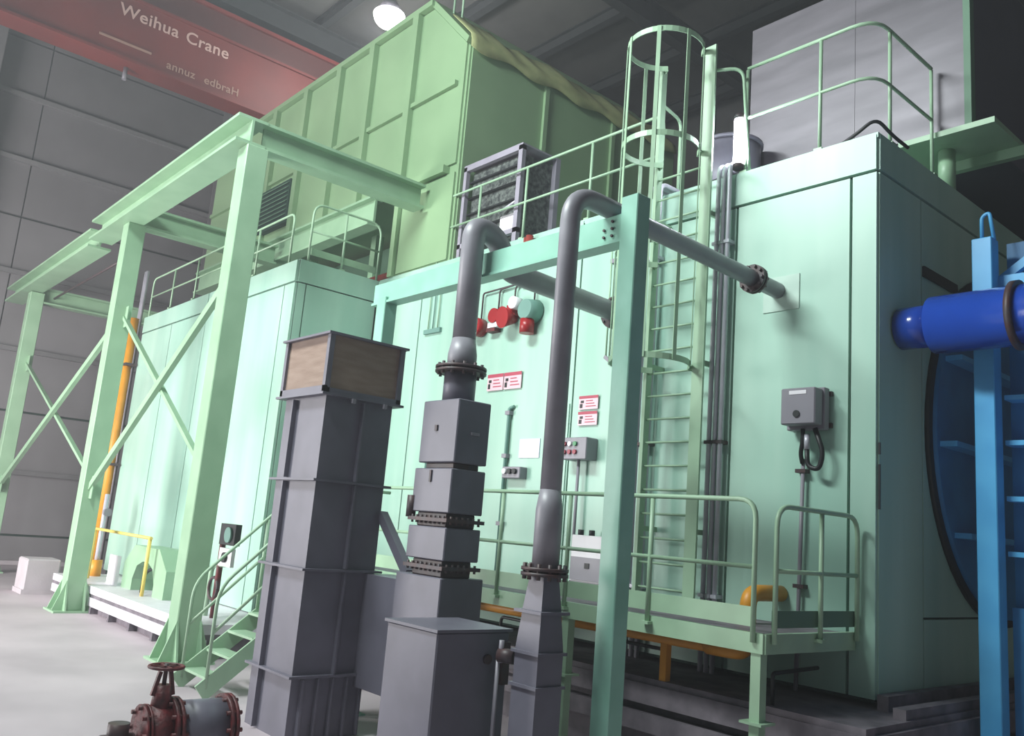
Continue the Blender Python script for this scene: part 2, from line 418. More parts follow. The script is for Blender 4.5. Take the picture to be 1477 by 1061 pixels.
# ================================================================== EXHAUST DUCT
t = thing('exhaust_duct', 'large aluminium clad duct on the roof at upper right', 'duct', (-1.2, 4, 6.8))
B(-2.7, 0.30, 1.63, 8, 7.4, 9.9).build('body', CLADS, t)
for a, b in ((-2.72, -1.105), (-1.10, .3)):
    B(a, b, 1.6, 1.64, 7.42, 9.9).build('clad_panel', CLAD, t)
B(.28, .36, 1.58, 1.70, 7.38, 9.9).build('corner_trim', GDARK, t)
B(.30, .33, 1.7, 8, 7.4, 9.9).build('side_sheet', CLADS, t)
B(-.5, .62, 1.55, 2.6, 7.33, 7.4).build('bottom_plate', FRAME, t)
B(-.2, .8, 2.35, 2.45, 7.2, 7.33).build('bracket', FRAME, t)
for x, y in ((-.1, 2.0), (-2.4, 2.0), (-.1, 6.5), (-2.4, 6.5)):
    MB().cyl((x, y, 6.8), (x, y, 7.36), .1).build('support_leg', FRAME, t)
# ================================================================== GANTRY
GX = (-8.68, -14.5, -22.9); GY = -3.36
t = thing('gantry_frame', 'mint green steel gantry of box columns and beams in front of the left enclosure', 'gantry', (-14, -2.5, 0))
for x in GX:
    B(x - .18, x + .18, GY - .18, GY + .18, .03, 7.92 if x > -20 else 7.75).build('column', FRAME, t, .012)
    B(x - .38, x + .38, GY - .38, GY + .38, 0, .035).build('base_plate', FRAME, t)
    for sx, sy in ((1, 0), (-1, 0), (0, 1), (0, -1)):
        p = V(x + sx * .18, GY + sy * .18, .035); q = V(sx, sy, 0) * .19; e = V(-sy, sx, 0) * .015
        for k in ((-1, 1) if True else (0,)):
            off = V(-sy, sx, 0) * .17 * k
            MB().prism([p - e + off, p + q - e + off, p - e + off + V(0, 0, .55)], e * 2).build('gusset', FRAME, t)
MB().ibeam((-16.5, GY - .13, 8.15), (GX[0] + .16, GY - .13, 8.15), .46, .5, .05, .04).build('main_beam', FRAME, t)
MB().ibeam((-25.2, GY - .13, 7.98), (-16.5, GY - .13, 7.98), .42, .5, .05, .04).build('main_beam', FRAME, t)
for x, y1, z in ((GX[0] - .02, -0.1, 8.15), (GX[1], -0.2, 8.12), (GX[2], 3.0, 7.7)):
    MB().ibeam((x, GY + .12, z), (x, y1, z), .46, .34, .05, .04).build('cross_beam', FRAME, t)
for x, s in ((GX[0], -1), (GX[1], 1)):
    pass
for (xa, za), (xb, zb2), w in (((GX[1] + .15, 5.9), (GX[0] - .15, 2.7), .07), ((GX[0] - .15, 5.75), (GX[1] + .15, 2.4), .13), ((GX[2] + .15, 5.7), (GX[1] - .15, 2.55), .07), ((GX[1] - .15, 5.7), (GX[2] + .15, 2.35), .13)):
    yy = GY + (.06 if w < .1 else -.04)
    MB().bar((xa, yy, za), (xb, yy, zb2), .09, w).build('brace', FRAME, t)
    for px, pz in ((xa, za), (xb, zb2)):
        B(px - .2, px + .2, yy - .01, yy + .01, pz - .22, pz + .22).build('gusset_plate', FRAME, t)
tag(T([(-16, -2.9, 7.7), (-24, -2.9, 7.7)], .03).build('hoist_cable_rail', DARKM), 'thin dark conduit running below the left gantry beam', 'conduit')

# ================================================================== RAILINGS
def railing(name, label, path, posts, h, base, r=.022, mid=True, corner=.18, m=RAILG, ends=True):
    """path: list of (x,y) ; tubular rail with rounded ends"""
    t = thing(name, label, 'railing', (path[0][0], path[0][1], base))
    top = [(x, y, base + h) for x, y in path]
    if ends: top = [(path[0][0], path[0][1], base)] + top + [(path[-1][0], path[-1][1], base)]
    T(rnd(top, corner), r).build('top_rail', m, t)
    if mid: T(rnd([(x, y, base + h * .52) for x, y in path], corner), r * .9).build('mid_rail', m, t)
    for x, y in posts:
        T([(x, y, base), (x, y, base + h - r)], r, 8).build('post', m, t)
        B(x - .05, x + .05, y - .05, y + .05, base, base + .03).build('foot', m, t)
    return t
railing('roof_railing', 'long roof railing running from the cooler to the ladder cage', [(-8.15, .06), (-3.05, .06)], [(-7.05, .06), (-5.85, .06), (-4.4, .06)], 1.24, 6.8, corner=.22)
railing('roof_railing', 'roof railing round the right corner in front of the clad duct', [(-1.72, .06), (-.06, .06), (-.06, 1.48)], [(-1.72, .06), (-.72, .06), (-.06, .4), (-.06, 1.48)], 1.42, 6.8, corner=.3, ends=False)
railing('roof_railing', 'roof railing along the left enclosure behind the gantry columns', [(-18.2, -1.66), (-10.5, -1.66)], [(-16.7, -1.66), (-15.2, -1.66), (-13.6, -1.66), (-12, -1.66)], 1.0, 6.8)
railing('roof_railing', 'short roof railing on the right edge of the left enclosure below the gantry beam', [(-10.06, -1.5), (-10.06, -.02)], [(-10.06, -.8)], 1.15, 6.8, corner=.25)
B(-10.09, -10.07, -1.45, -.05, 6.95, 7.08).build('toe_board', RAILG, bpy.data.objects['roof_railing.003'])

# ================================================================== WALKWAY
DZ = 1.52
t = thing('walkway', 'mint green service walkway along the foot of the enclosure wall', 'walkway', (-5, -.8, 0))
for k in range(10):
    a = -9.9 + k * .965
    B(a + .004, a + .961, -1.55, -0.02, DZ - .04, DZ).build('deck_plate', SKID, t)
B(-9.9, -.22, -1.62, -1.55, DZ - .15, DZ + .02).build('edge_channel', RAILG, t)
B(-.25, -.2, -1.6, -.03, DZ - .15, DZ + .02).build('end_channel', RAILG, t)
B(-9.9, -.3, -1.63, -1.615, DZ + .07, DZ + .24).build('kick_plate', RAILG, t)
B(-.215, -.2, -1.5, -.03, DZ + .07, DZ + .22).build('end_kick_plate', GDARK, t)
for x in (-.3, -2.66, -5.0, -7.4, -9.6):
    B(x - .05, x + .05, -1.60, -1.50, 0, DZ - .15).build('leg', RAILG, t)
    B(x - .11, x + .11, -1.66, -1.44, .78, .80).build('joint_plate', RAILG, t)
    B(x - .11, x + .11, -1.66, -1.44, 0, .02).build('foot_plate', RAILG, t)
r = railing('walkway_railing', 'front railing of the service walkway with kick plate below', [(-9.75, -1.64), (-.31, -1.64)], [(-1.5, -1.64), (-2.66, -1.64), (-3.8, -1.64), (-5.2, -1.64), (-6.7, -1.64), (-8.2, -1.64)], 1.24, DZ - .06, r=.024)
r = railing('walkway_railing', 'short end railing of the walkway beside the junction box wall', [(-.17, -1.52), (-.17, -.06)], [(-.17, -.75)], 1.2, DZ - .06, r=.024, corner=.2)
# stairs
t = thing('stairs', 'mint green steel stairs with tube handrails left of the grey duct tower', 'stairs', (-6.56, -3, 0))
SX0, SX1 = -6.95, -6.18
for x in (SX0, SX1):
    MB().bar((x, -4.05, .06), (x, -2.35, DZ - .1), .03, .22, up=(0, -.7, .7)).build('stringer', RAILG, t)
    # handrail
    hr = rnd([(x, -3.99, .12), (x, -3.99, 1.28), (x, -2.6, 2.62), (x, -1.7, 2.62)], .22)
    T(hr, .022).build('handrail', RAILG, t)
    T([(x, -3.99, .75), (x, -2.55, 2.15)], .02).build('mid_rail', RAILG, t)
    T([(x, -3.1, .95), (x, -3.1, 2.12)], .022).build('post', RAILG, t)
for k in range(6):
    z = .2 + k * .225; y = -3.97 + k * .25
    B(SX0 + .015, SX1 - .015, y, y + .25, z, z + .03).build('tread', RAILG, t)
B(-7.4, -6.0, -2.4, -1.62, DZ - .06, DZ).build('landing', RAILG, t)
for x in (-7.3, -6.1):
    B(x - .04, x + .04, -2.36, -2.28, 0, DZ - .06).build('landing_leg', RAILG, t)

# ================================================================== LADDER
t = thing('caged_ladder', 'tall mint green wall ladder with a hooped safety cage', 'ladder', (-2.43, -.3, 1.6))
LX0, LX1 = -2.8, -2.06
MB().bar((LX0, -.3, 1.56), (LX0, -.3, 8.44), .05, .1, up=(0, 1, 0)).build('stile', RAILG, t)
MB().bar((LX1 + .06, -.3, 1.56), (LX1 + .06, -.3, 8.46), .16, .03, up=(0, 1, 0), oh=-.04).bar((LX1, -.3, 1.56), (LX1, -.3, 8.46), .03, .1, up=(0, 1, 0)).build('stile', RAILG, t)
rung_me = None
for k in range(19):
    z = 1.72 + k * .286
    if rung_me is None:
        o = MB().tube([(LX0, 0, 0), (LX1, 0, 0)], .014, 8).build('rung', RAILG); rung_me = o.data
        o.parent = t
    else:
        o = bpy.data.objects.new('rung', rung_me); COL.objects.link(o); o.parent = t
    o.location = (2.43, 0, z - 1.6)
HC = (-2.43, -.72)
for i, z in enumerate((8.42, 7.05, 5.7, 4.33)):
    m = MB().hoop((HC[0], HC[1], z), .48, .07, .012, math.radians(-235), math.radians(55), 30)
    for s, xx in ((-1, LX0), (1, LX1)):
        a = math.radians(-90 + s * 145)
        m.bar((HC[0] + .475 * math.cos(a), HC[1] + .475 * math.sin(a), z), (xx, -.3, z - .02), .012, .07)
    m.build('hoop', RAILG, t)
for a in (-200, -150, -112, -60, -15, 30):
    ar = math.radians(a)
    p = (HC[0] + .487 * math.cos(ar), HC[1] + .487 * math.sin(ar))
    MB().bar((p[0], p[1], 4.3), (p[0], p[1], 8.45), .05, .01, up=(math.cos(ar), math.sin(ar), 0)).build('cage_strap', RAILG, t)
for z in (2.4, 4.4, 6.3):
    for x in (LX0, LX1):
        B(x - .02, x + .02, -.3, -.0, z - .03, z + .03).build('standoff', RAILG, t)
T(rnd([(LX1 + .1, -.26, 8.15), (LX1 + .38, -.1, 8.15), (LX1 + .38, .1, 6.8)], .22), .022).build('grab_rail', RAILG, t)
T(rnd([(LX0 - .05, -.26, 8.0), (LX0 - .15, .3, 8.0), (LX0 - .15, .3, 6.8)], .15), .022).build('grab_rail', RAILG, t)

# conduits either side
for side, xs3 in (('left', (-3.1, -3.01, -2.92)), ('right', (-1.99, -1.91, -1.83))):
    for i, x in enumerate(xs3):
        o = thing('steel_conduit', 'galvanised conduit %s of the ladder, %s of its three' % (side, ('leftmost', 'middle', 'rightmost')[i]), 'conduit', (x, -.09, .87), 'conduits beside the ladder')
        top = 6.82
        pts = rnd([(x, -.09, .87), (x, -.09, top + .12), (x, .35, top + .12)], .12)
        T(pts, .03, 10).build('pipe', STEEL, o)
        for z in (1.7, 3.45, 5.9):
            B(x - .045, x + .045, -.13, 0, z - .02, z + .02).build('clip', DARKM if z == 3.45 else STEEL, o)
o = thing('cable_bundle', 'dark cables lying on the roof edge at the ladder top', 'cables', (-1.9, .3, 6.8))
for k in range(5):
    T(rnd([(-2.5 + k * .03, .15 + k * .05, 6.84), (-2.0, .1 + k * .04, 6.86 + k * .015), (-1.5, .2 + k * .03, 6.85), (-.6, .3, 6.84)], .2), .028, 7).build('cable', BLK, o)
tag(T(rnd([(-.5, .1, 6.82), (-.25, .02, 6.86), (-.05, .05, 7.0), (.02, .3, 6.86), (.05, .6, 6.82)], .12), .02, 7).build('loose_cable', BLK), 'loose black cable draped at the roof corner by the railing', 'cable')
# round ventilator drum behind the ladder top
o = thing('drum', 'dark grey drum standing on the roof behind the ladder cage', 'drum', (-2.75, 1.2, 6.8))
MB().cyl((-2.75, 1.2, 6.8), (-2.75, 1.2, 7.85), .42, 24).build('shell', SLATE, o)
MB().cyl((-2.75, 1.2, 7.85), (-2.75, 1.2, 7.9), .45, 24).build('lid', SLATE, o)
# tube lamp
o = thing('tube_lamp', 'glowing vertical tube lamp on the railing post at the roof edge', 'lamp', (-1.78, 0.0, 6.85))
MB().cyl((-1.78, 0.0, 6.92), (-1.78, 0.0, 7.52), .062, 14).build('tube', TUBEE, o)
for z in (6.86, 7.52):
    MB().cyl((-1.78, 0.0, z), (-1.78, 0.0, z + .06), .07, 14).build('cap', DARKM, o)

# ================================================================== PORTAL + PIPES
PY = -2.82
t = thing('pipe_portal', 'turquoise portal frame of two square posts carrying the grey pipes', 'frame', (-2.9, PY, 0))
for x in (-.9, -5.0):
    B(x - .1, x + .1, PY - .09, PY + .09, 0, 5.0 if x < -2 else 5.34).build('post', TURQ, t, .008)
    B(x - .2, x + .2, PY - .2, PY + .2, 0, .02).build('foot_plate', TURQ, t)
B(-5.25, -1.0, PY - .055, PY + .055, 4.95, 5.2).build('beam', TURQ, t, .006)
B(-5.25, -1.0, PY - .08, PY + .1, 4.92, 4.95).build('beam_flange', TURQ, t)
for k in range(5):
    MB().cyl((-1.12 - (k % 2) * .1, PY - .075, 5.0 + (k // 2) * .07), (-1.12 - (k % 2) * .1, PY - .05, 5.0 + (k // 2) * .07), .014, 6).build('bolt', DARKM, t)

def vent_pipe(label, wall, leg, ztop, zbot, r, rb, zred, wf, via=(), rad=.3):
    t = thing('vent_pipe', label, 'pipe', (leg[0], leg[1], zbot))
    wx, wz = wall
    T(rnd([(leg[0], leg[1], zred), (leg[0], leg[1], ztop)] + list(via) + [(wx, 0.02, wz)], rad, 10), r, 20).build('pipe', PIPEG, t)
    MB().tube([(leg[0], leg[1], zred + .01), (leg[0], leg[1], zred - .16), (leg[0], leg[1], zbot)], [r, rb, rb], 20).build('reducer', PIPEG, t)
    flange((leg[0], leg[1], zbot - .01), (0, 0, 1), rb * 1.75, .035, bolts=12).build('bottom_flange', DARKM, t)
    q = V(via[-1]) if via else V(leg[0], leg[1], ztop)
    d = (V(wx, 0, wz) - q).normalized()
    f = V(wx, 0, wz) - d * wf
    flange(f, d, r * 1.75, .04).build('wall_flange', DARKM, t)
    return t
vent_pipe('tall grey vent pipe on the right, over the turquoise post into the wall', (-1.17, 5.19), (-1.19, -3.36), 5.3, 1.94, .092, .115, 2.6, .5)
vent_pipe('grey vent pipe on the left, passing behind the portal beam into the wall', (-3.34, 5.14), (-3.0, -3.06), 5.46, 3.86, .125, .155, 4.18, .42, [(-3.02, -2.72, 5.43), (-3.04, -2.52, 5.1)], .15)
B(-1.36, -.9, -.012, 0, 4.95, 5.36).build('patch_plate', mat('pale_patch', (186, 212, 199), .5))
o = bpy.data.objects['patch_plate']; tag(o, 'pale patch plate on the wall where the right vent pipe enters', 'plate')

# stack below the left vent pipe
t = thing('damper_stack', 'stack of square slate grey boxes under the left vent pipe', 'duct stack', (-2.94, -3.08, 0))
def sq(x0, x1, y0, y1, z0, z1, name='box', m=SLATE, b=.01):
    return B(x0, x1, y0, y1, z0, z1).build(name, m, t, b)
MB().cyl((-3.0, -3.06, 3.5), (-3.0, -3.06, 3.82), .17, 20).build('neck', SLATE, t)
sq(-3.27, -2.66, -3.3, -2.88, 2.86, 3.5)
sq(-3.2, -2.72, -3.25, -2.93, 2.8, 2.86, 'neck', DARKM)
b2 = sq(-3.3, -2.66, -3.31, -2.88, 2.36, 2.8)
B(-3.02, -2.99, -3.325, -3.31, 2.66, 2.78).build('lever', DARKM, b2)
sq(-3.22, -2.72, -3.28, -2.92, 2.22, 2.36, 'neck', DARKM)
for z in (2.29, 1.83):
    m = MB()
    for k in range(8):
        m.cyl((-3.24 + k * .075, -3.32, z - .04), (-3.24 + k * .075, -3.32, z + .04), .014, 6)
        if k < 6: m.cyl((-2.66, -3.27 + k * .07, z - .04), (-2.66, -3.27 + k * .07, z + .04), .014, 6)
    m.box(-3.3, -2.64, -3.34, -2.86, z - .018, z + .018)
    m.build('bolt_flange', DARKM, t)
sq(-3.3, -2.66, -3.32, -2.88, 1.9, 2.22)
sq(-3.22, -2.72, -3.28, -2.92, 1.74, 1.9, 'neck', DARKM)
b4 = sq(-3.42, -2.65, -3.33, -2.8, 0, 1.74, 'fan_casing')
MB().cyl((-3.31, -3.3, 2.52), (-3.31, -3.3, 2.3), .05, 10).build('actuator', DARKM, t)
B(-3.36, -3.28, -3.15, -2.95, 2.74, 3.1).build('side_box', TEAL, t)
B(-2.66, -2.64, -3.12, -3.02, 3.15, 3.18).build('handle', GREY, t)
B(-3.02, -2.98, -3.315, -3.3, 3.18, 3.24).build('latch', DARKM, t)

t = thing('silencer_box', 'plain slate grey floor-standing box at the bottom centre', 'duct box', (-2.05, -3.65, 0))
B(-2.42, -1.68, -4.04, -3.26, 0, 1.38).build('casing', SLATE, t, .012)
B(-2.44, -1.66, -4.06, -3.24, 1.38, 1.405).build('lid', SLATE, t)
MB().cyl((-1.68, -3.5, 1.16), (-1.65, -3.5, 1.16), .04, 12).build('plug', DARKM, t)
B(-1.66, -1.63, -3.36, -3.28, .95, 1.3).build('side_fitting', DARKM, t)

# stack below right vent pipe
t = thing('taper_stack', 'tapered square slate grey stack under the right vent pipe', 'duct stack', (-1.19, -3.36, 0))
c = (-1.19, -3.36)
MB().frustum(c, .115, .085, 1.62, 1.9).build('upper_taper', SLATE, t)
MB().frustum(c, .14, .115, 1.3, 1.6).build('lower_taper', SLATE, t)
MB().frustum(c, .14, .14, 1.04, 1.28).build('middle_box', SLATE, t)
MB().frustum(c, .145, .145, 0, 1.02).build('base_box', SLATE, t)
for z in (1.61, 1.29, 1.03):
    MB().frustum(c, .165, .165, z - .012, z + .012).build('flange', SLATE, t)
t2 = thing('small_valve', 'small dark valve with grey body between the two slate stacks', 'valve', (-1.5, -3.45, 1.0))
MB().cyl((-1.52, -3.5, 1.22), (-1.38, -3.45, 1.22), .06, 12).build('body', DARKM, t2)
MB().cyl((-1.5, -3.5, 1.16), (-1.5, -3.5, 1.34), .022, 8).build('stem', GREY, t2)
T([(-1.53, -3.5, 0.0), (-1.53, -3.5, 1.2)], .018).build('drain_tube', GREY, t2)

# ================================================================== DUCT TOWER
t = thing('duct_tower', 'tall slate grey ribbed duct tower with boarded brown head', 'duct tower', (-4.5, -3.57, 0))
X0, X1, Y0, Y1 = -4.98, -4.06, -4.02, -3.18
B(X0, X1, Y0, Y1, .0, 3.5).build('shaft', SLATE, t)
for z in (2.6, 1.68, .62):
    B(X0 - .06, X1 + .06, Y0 - .06, Y1 + .06, z - .012, z + .012).build('flange', SLATE, t)
xm = (X0 + X1) / 2; ym = (Y0 + Y1) / 2
for a, b in ((.63, 1.66), (1.7, 2.58), (2.62, 3.48)):
    B(xm - .2, xm - .18, Y0 - .055, Y0, a, b).build('rib', SLATE, t)
    B(X1, X1 + .055, ym + .02, ym + .04, a, b).build('rib', SLATE, t)
for k in range(5):
    y = Y0 + .1 + k * .17
    B(X1, X1 + .055, y, y + .02, .02, .6).build('rib', SLATE, t)
B(xm - .2, xm - .18, Y0 - .055, Y0, .02, .6).build('rib', SLATE, t)
H0, H1, K0, K1 = X0 - .07, X1 + .05, Y0 - .06, Y1 + .07
B(H0 + .03, H1 - .03, K0 + .03, K1 - .03, 3.52, 4.16).build('head_board', WOOD, t)
for z in (3.5, 4.16):
    B(H0 - .03, H1 + .03, K0 - .03, K1 + .03, z, z + .025).build('head_flange', SLATE, t)
for x, y in ((H0, K0), (H1 - .06, K0), (H1 - .06, K1 - .06), (H0, K1 - .06)):
    B(x, x + .06, y, y + .06, 3.525, 4.16).build('head_post', SLATE, t)
B(H0, H1, K0, K0 + .03, 3.525, 3.6).build('head_sill', SLATE, t)
B(H1 - .03, H1, K0, K1, 3.525, 3.58).build('head_sill', SLATE, t)
B(X1, -3.42, -3.3, -2.95, .5, 1.66).build('link_duct', SLATE, t)
MB().bar((-4.06, -3.16, 2.3), (-3.45, -3.16, 1.72), .09, .1).build('strut', SLATE, t)
for y in (-3.75, -3.35):
    B(X1 + .06, X1 + .1, y, y + .04, 3.45, 3.5).build('lug', GREY, t)

# ================================================================== WALL FITTINGS
def sign(name, label, x0, x1, z0, z1, two=True, vert=False):
    t = thing(name, label, 'sign', (x0, -.02, z0))
    B(x0, x1, -.03, -.018, z0, z1).build('plate', PINK, t)
    B(x0, x1, -.034, -.03, z1 - (z1 - z0) * .2, z1).build('header_band', CRIM, t)
    h = z1 - z0; w = x1 - x0
    m = MB().box(x0 + .06 * w, x0 + .2 * w, -.034, -.03, z0 + .12 * h, z0 + .42 * h).box(x0 + .1 * w, x0 + .26 * w, -.034, -.03, z0 + .48 * h, z0 + .66 * h)
    m.build('pictogram', BLK, t)
    m = MB()
    for k in range(3):
        m.box(x0 + .38 * w, x0 + (.9 - .08 * k) * w, -.034, -.03, z0 + (.2 + .2 * k) * h, z0 + (.26 + .2 * k) * h)
    m.build('print_lines', CRIM, t)
sign('warning_sign', 'left of the two pink warning plates side by side on the wall', -6.3, -5.92, 4.36, 4.62)
sign('warning_sign', 'right of the two pink warning plates side by side on the wall', -5.9, -5.5, 4.36, 4.62)
sign('warning_sign', 'upper of two red-headed warning plates above the button box', -4.24, -3.88, 3.96, 4.15)
sign('warning_sign', 'lower of two red-headed warning plates above the button box', -4.24, -3.88, 3.74, 3.93)
tag(B(-5.42, -4.98, -.03, -.018, 3.3, 3.58).build('notice_sheet', LILAC), 'plain pale lilac notice sheet on the access door', 'notice')

t = thing('button_station', 'grey button box with two rows of round push buttons', 'control box', (-4.05, -.12, 3.25))
B(-4.34, -3.86, -.22, -.0, 3.25, 3.55).build('case', GREY, t, .01)
for i in range(3):
    for j in range(2):
        x = -4.26 + i * .1; z = 3.46 - j * .11
        MB().cyl((x, -.25, z), (x, -.22, z), .032, 12).build('button', (WHITE if i == 1 and j == 0 else (BTNG if i == 2 and j == 0 else BTNR)), t)
T([(-4.1, -.1, 3.25), (-4.1, -.1, 1.55)], .022).build('cable_pipe', GREY, t)
t = thing('switch_box', 'small dark socket box on the conduit beside the access door', 'control box', (-5.4, -.1, 3.0))
B(-5.62, -5.22, -.16, 0, 2.99, 3.16).build('case', GREY, t, .01)
for i in range(3):
    MB().cyl((-5.54 + i * .11, -.2, 3.09), (-5.54 + i * .11, -.16, 3.09), .04, 10).build('socket', BLK if i else WHITE, t)
T(rnd([(-5.68, -.06, 1.55), (-5.68, -.06, 4.05), (-5.6, -.03, 4.08)], .04), .028).build('conduit', TEAL, t)
for z in (3.95, 3.3, 2.3):
    B(-5.73, -5.63, -.1, 0, z, z + .06).build('clip', GREY, t)

t = thing('junction_box', 'grey junction box with looped black cable on the right wall', 'junction box', (-.7, -.15, 3.6))
B(-.92, -.52, -.3, -.14, 3.59, 3.98).build('cover', GREY, t, .012)
B(-.94, -.5, -.14, -.04, 3.55, 4.0).build('case', GREY, t, .008)
for z in (3.58, 3.92):
    B(-.96, -.48, -.04, 0, z, z + .05).build('bracket', DARKM, t)
B(-.82, -.62, -.305, -.3, 3.91, 3.95).build('label_plate', WHITE, t)
MB().cyl((-.73, -.315, 3.7), (-.73, -.3, 3.7), .038, 14).build('badge', BLK, t)
T(rnd([(-.74, -.15, 3.56), (-.74, -.15, 3.42), (-.78, -.12, 3.3), (-.78, -.08, 3.2)], .06), .024).build('cable', BLK, t)
T(rnd([(-.6, -.15, 3.56), (-.5, -.15, 3.3), (-.55, -.15, 3.12), (-.68, -.15, 3.16), (-.69, -.15, 3.36)], .1), .026, 10).build('cable', BLK, t)
MB().cyl((-.69, -.15, 3.34), (-.69, -.15, 3.5), .03).build('gland', STEEL, t)
T([(-.78, -.06, 3.25), (-.82, -.06, .88)], .022).build('conduit', GREY, t)
for z in (3.1, 1.9):
    B(-.86, -.74, -.09, 0, z, z + .04).build('clip', DARKM, t)

t = thing('steel_cabinet', 'bright steel wall cabinet low on the wall behind the portal post', 'cabinet', (-3.8, -.2, 1.6))
B(-4.02, -3.38, -.22, 0, 1.66, 2.26).build('case', WHITE, t, .012)
B(-3.99, -3.41, -.24, -.22, 1.69, 1.98).build('door', GREY, t)
B(-3.73, -3.65, -.25, -.24, 1.84, 1.91).build('latch', BLK, t)
for x in (-3.95, -3.75):
    MB().cyl((x, -.12, 2.26), (x, -.12, 2.33), .04, 10).build('gland', BLK, t)
B(-3.7, -3.5, -.18, -.1, 1.6, 1.66).build('gland_plate', BLK, t)
o = thing('door_rod', 'thin vertical lever rod on the wall left of the portal post', 'rod', (-3.74, -.06, 4.6))
T([(-3.74, -.08, 6.3), (-3.74, -.08, 4.62)], .013, 8).build('rod', RAILG, o)
MB().bar((-3.76, -.08, 4.66), (-3.62, -.08, 4.56), .03, .05).build('catch', GREY, o)
B(-3.76, -3.66, -.09, 0, 5.98, 6.04).build('guide', GREY, o)

# fire detection group
t = thing('fire_sprinkler_riser', 'short red riser on the wall seam above the alarm devices', 'pipe', (-5.5, -.08, 5.9))
T([(-5.5, -.09, 6.75), (-5.5, -.09, 6.0)], .06, 12).build('riser', PIPER, t)
T([(-5.62, -.07, 6.75), (-5.62, -.07, 5.98)], .03, 10).build('side_riser', PIPER, t)
specs = [(-6.58, 'round red alarm sounder partly hidden by the left vent pipe', 5.42), (-6.16, 'red and white alarm bell, second of the wall alarm row', 5.5), (-5.78, 'large red alarm horn, third of the wall alarm row', 5.48), (-5.32, 'grey-green alarm head with a red beacon below, last of the row', 5.5)]
for i, (x, lb, z) in enumerate(specs):
    t = thing('alarm_device', lb, 'alarm', (x, -.1, z), 'wall alarms')
    T(rnd([(x, -.05, z + .1), (x, -.05, 6.0 - .01 * i), (-5.5, -.05, 6.03 + .02 * i)], .05), .014, 8).build('feed_tube', DARKM, t)
    if i == 0:
        MB().cyl((x, -.02, z), (x, -.2, z), .15, 18).build('sounder', FIRE, t)
    elif i == 1:
        MB().cyl((x, -.02, z + .05), (x, -.16, z + .05), .12, 16).build('bell', FIRE, t)
        B(x - .13, x + .1, -.14, 0, z - .14, z - .06).build('tag_strip', WHITE, t)
        B(x - .17, x + .04, -.13, 0, z - .2, z - .12).build('terminal', VALVER, t)
    elif i == 2:
        MB().cyl((x, -.02, z), (x - .03, -.26, z - .03), .08, 18, .17).build('horn', FIRE, t)
        B(x - .1, x + .1, -.12, 0, z + .02, z + .2).build('back_box', FIRE, t)
        MB().cyl((x + .12, -.05, z + .2), (x + .12, -.2, z + .2), .1, 14).build('strobe', WHITE, t)
    else:
        MB().cyl((x, -.02, z + .02), (x, -.24, z + .02), .19, 18, .15).build('head', TEAL, t)
        MB().cyl((x - .02, -.14, z - .34), (x - .02, -.14, z - .12), .11, 16).build('beacon', FIRE, t)
o = thing('tube_hanger', 'faint green tube hanger high on the wall left of the pipes', 'hanger', (-7.95, -.04, 5.4))
for k in range(3):
    T([(-8.1 + k * .14, -.03, 6.3), (-8.1 + k * .14, -.03, 5.56)], .012, 6).build('tube', TEAL if k == 1 else RAILG, o)
B(-8.2, -7.72, -.05, 0, 5.5, 5.58).build('bar', TEAL, o)

# yellow pipe under the walkway
t = thing('gas_pipe', 'ochre yellow pipe under the walkway edge with an elbow rising at the right', 'pipe', (-3, -1.05, .86))
T([(-7.5, -1.05, 1.25), (-1.2, -1.05, 1.29)], .065, 14).build('run', YEL, t)
T(rnd([(-1.2, -1.05, 1.29), (-.82, -1.05, 1.29), (-1.04, -.62, 1.31), (-1.04, -.62, 1.82), (-1.04, -.02, 1.82)], .16, 8), .085, 14).build('elbow', YEL, t)
B(-1.76, -1.68, -1.09, -1.01, .86, 1.24).build('support_post', YEL, t)
B(-5.2, -5.12, -1.09, -1.01, .86, 1.22).build('support_post', YEL, t)
tag(T(rnd([(-.5, -1.0, .86), (-.5, -1.0, 1.14), (-.5, -.2, 1.16)], .04), .02, 8).build('drain_pipe', BLK), 'thin black bent pipe under the right end of the walkway', 'pipe')
for k, (x, lb) in enumerate(((-4.4, 'left'), (-2.35, 'right'))):
    tag(T(rnd([(x, -1.0, .86), (x, -1.0, 1.16), (x + .6, -1.0, 1.16), (x + .6, -1.0, .86)], .06), .02, 8).build('hoop_pipe', BLK), 'thin black hoop pipe on the skid under the walkway, %s one' % lb, 'pipe', 'hoop pipes on skid')

# ================================================================== BLUE EXHAUST FRAME (right)
t = thing('exhaust_outlet', 'round blue outlet with dark gasket ring on the shaded end wall', 'outlet', (0, 3.23, 1.6))
def disc(x0, x1, r, n=56): return MB().cyl((x0, 3.23, 3.73), (x1, 3.23, 3.73), r, n)
disc(0.0, .05, 2.15).build('gasket_ring', BLK, t)
disc(0.0, .1, 2.06).build('outlet_shell', BLUED, t)
for z in (2.59, 3.56, 4.55):
    hw = math.sqrt(2.0 ** 2 - (z - 3.73) ** 2)
    B(.1, .28, 3.23 - hw, 3.23 + hw, z - .03, z + .03).build('stiffener_shelf', BLUEL, t)
t = thing('exhaust_support', 'light blue steel post and ribbed panels at the right edge', 'frame', (.8, 1.2, 0))
B(.58, .78, .92, 1.12, 0, 5.72).build('post', BLUEL, t, .008)
T(rnd([(.66, 1.0, 5.7), (.66, 1.0, 5.98), (.74, 1.0, 6.02), (.78, 1.0, 5.7)], .1), .02).build('lifting_loop', BLUEL, t)
B(.78, 3.2, 1.35, 1.41, 1.9, 5.75).build('panel', BLUED, t)
for z in (2.42, 2.97, 3.54, 4.01):
    B(.8, 3.2, 1.12, 1.35, z - .025, z + .025).build('shelf_rib', BLUEL, t)
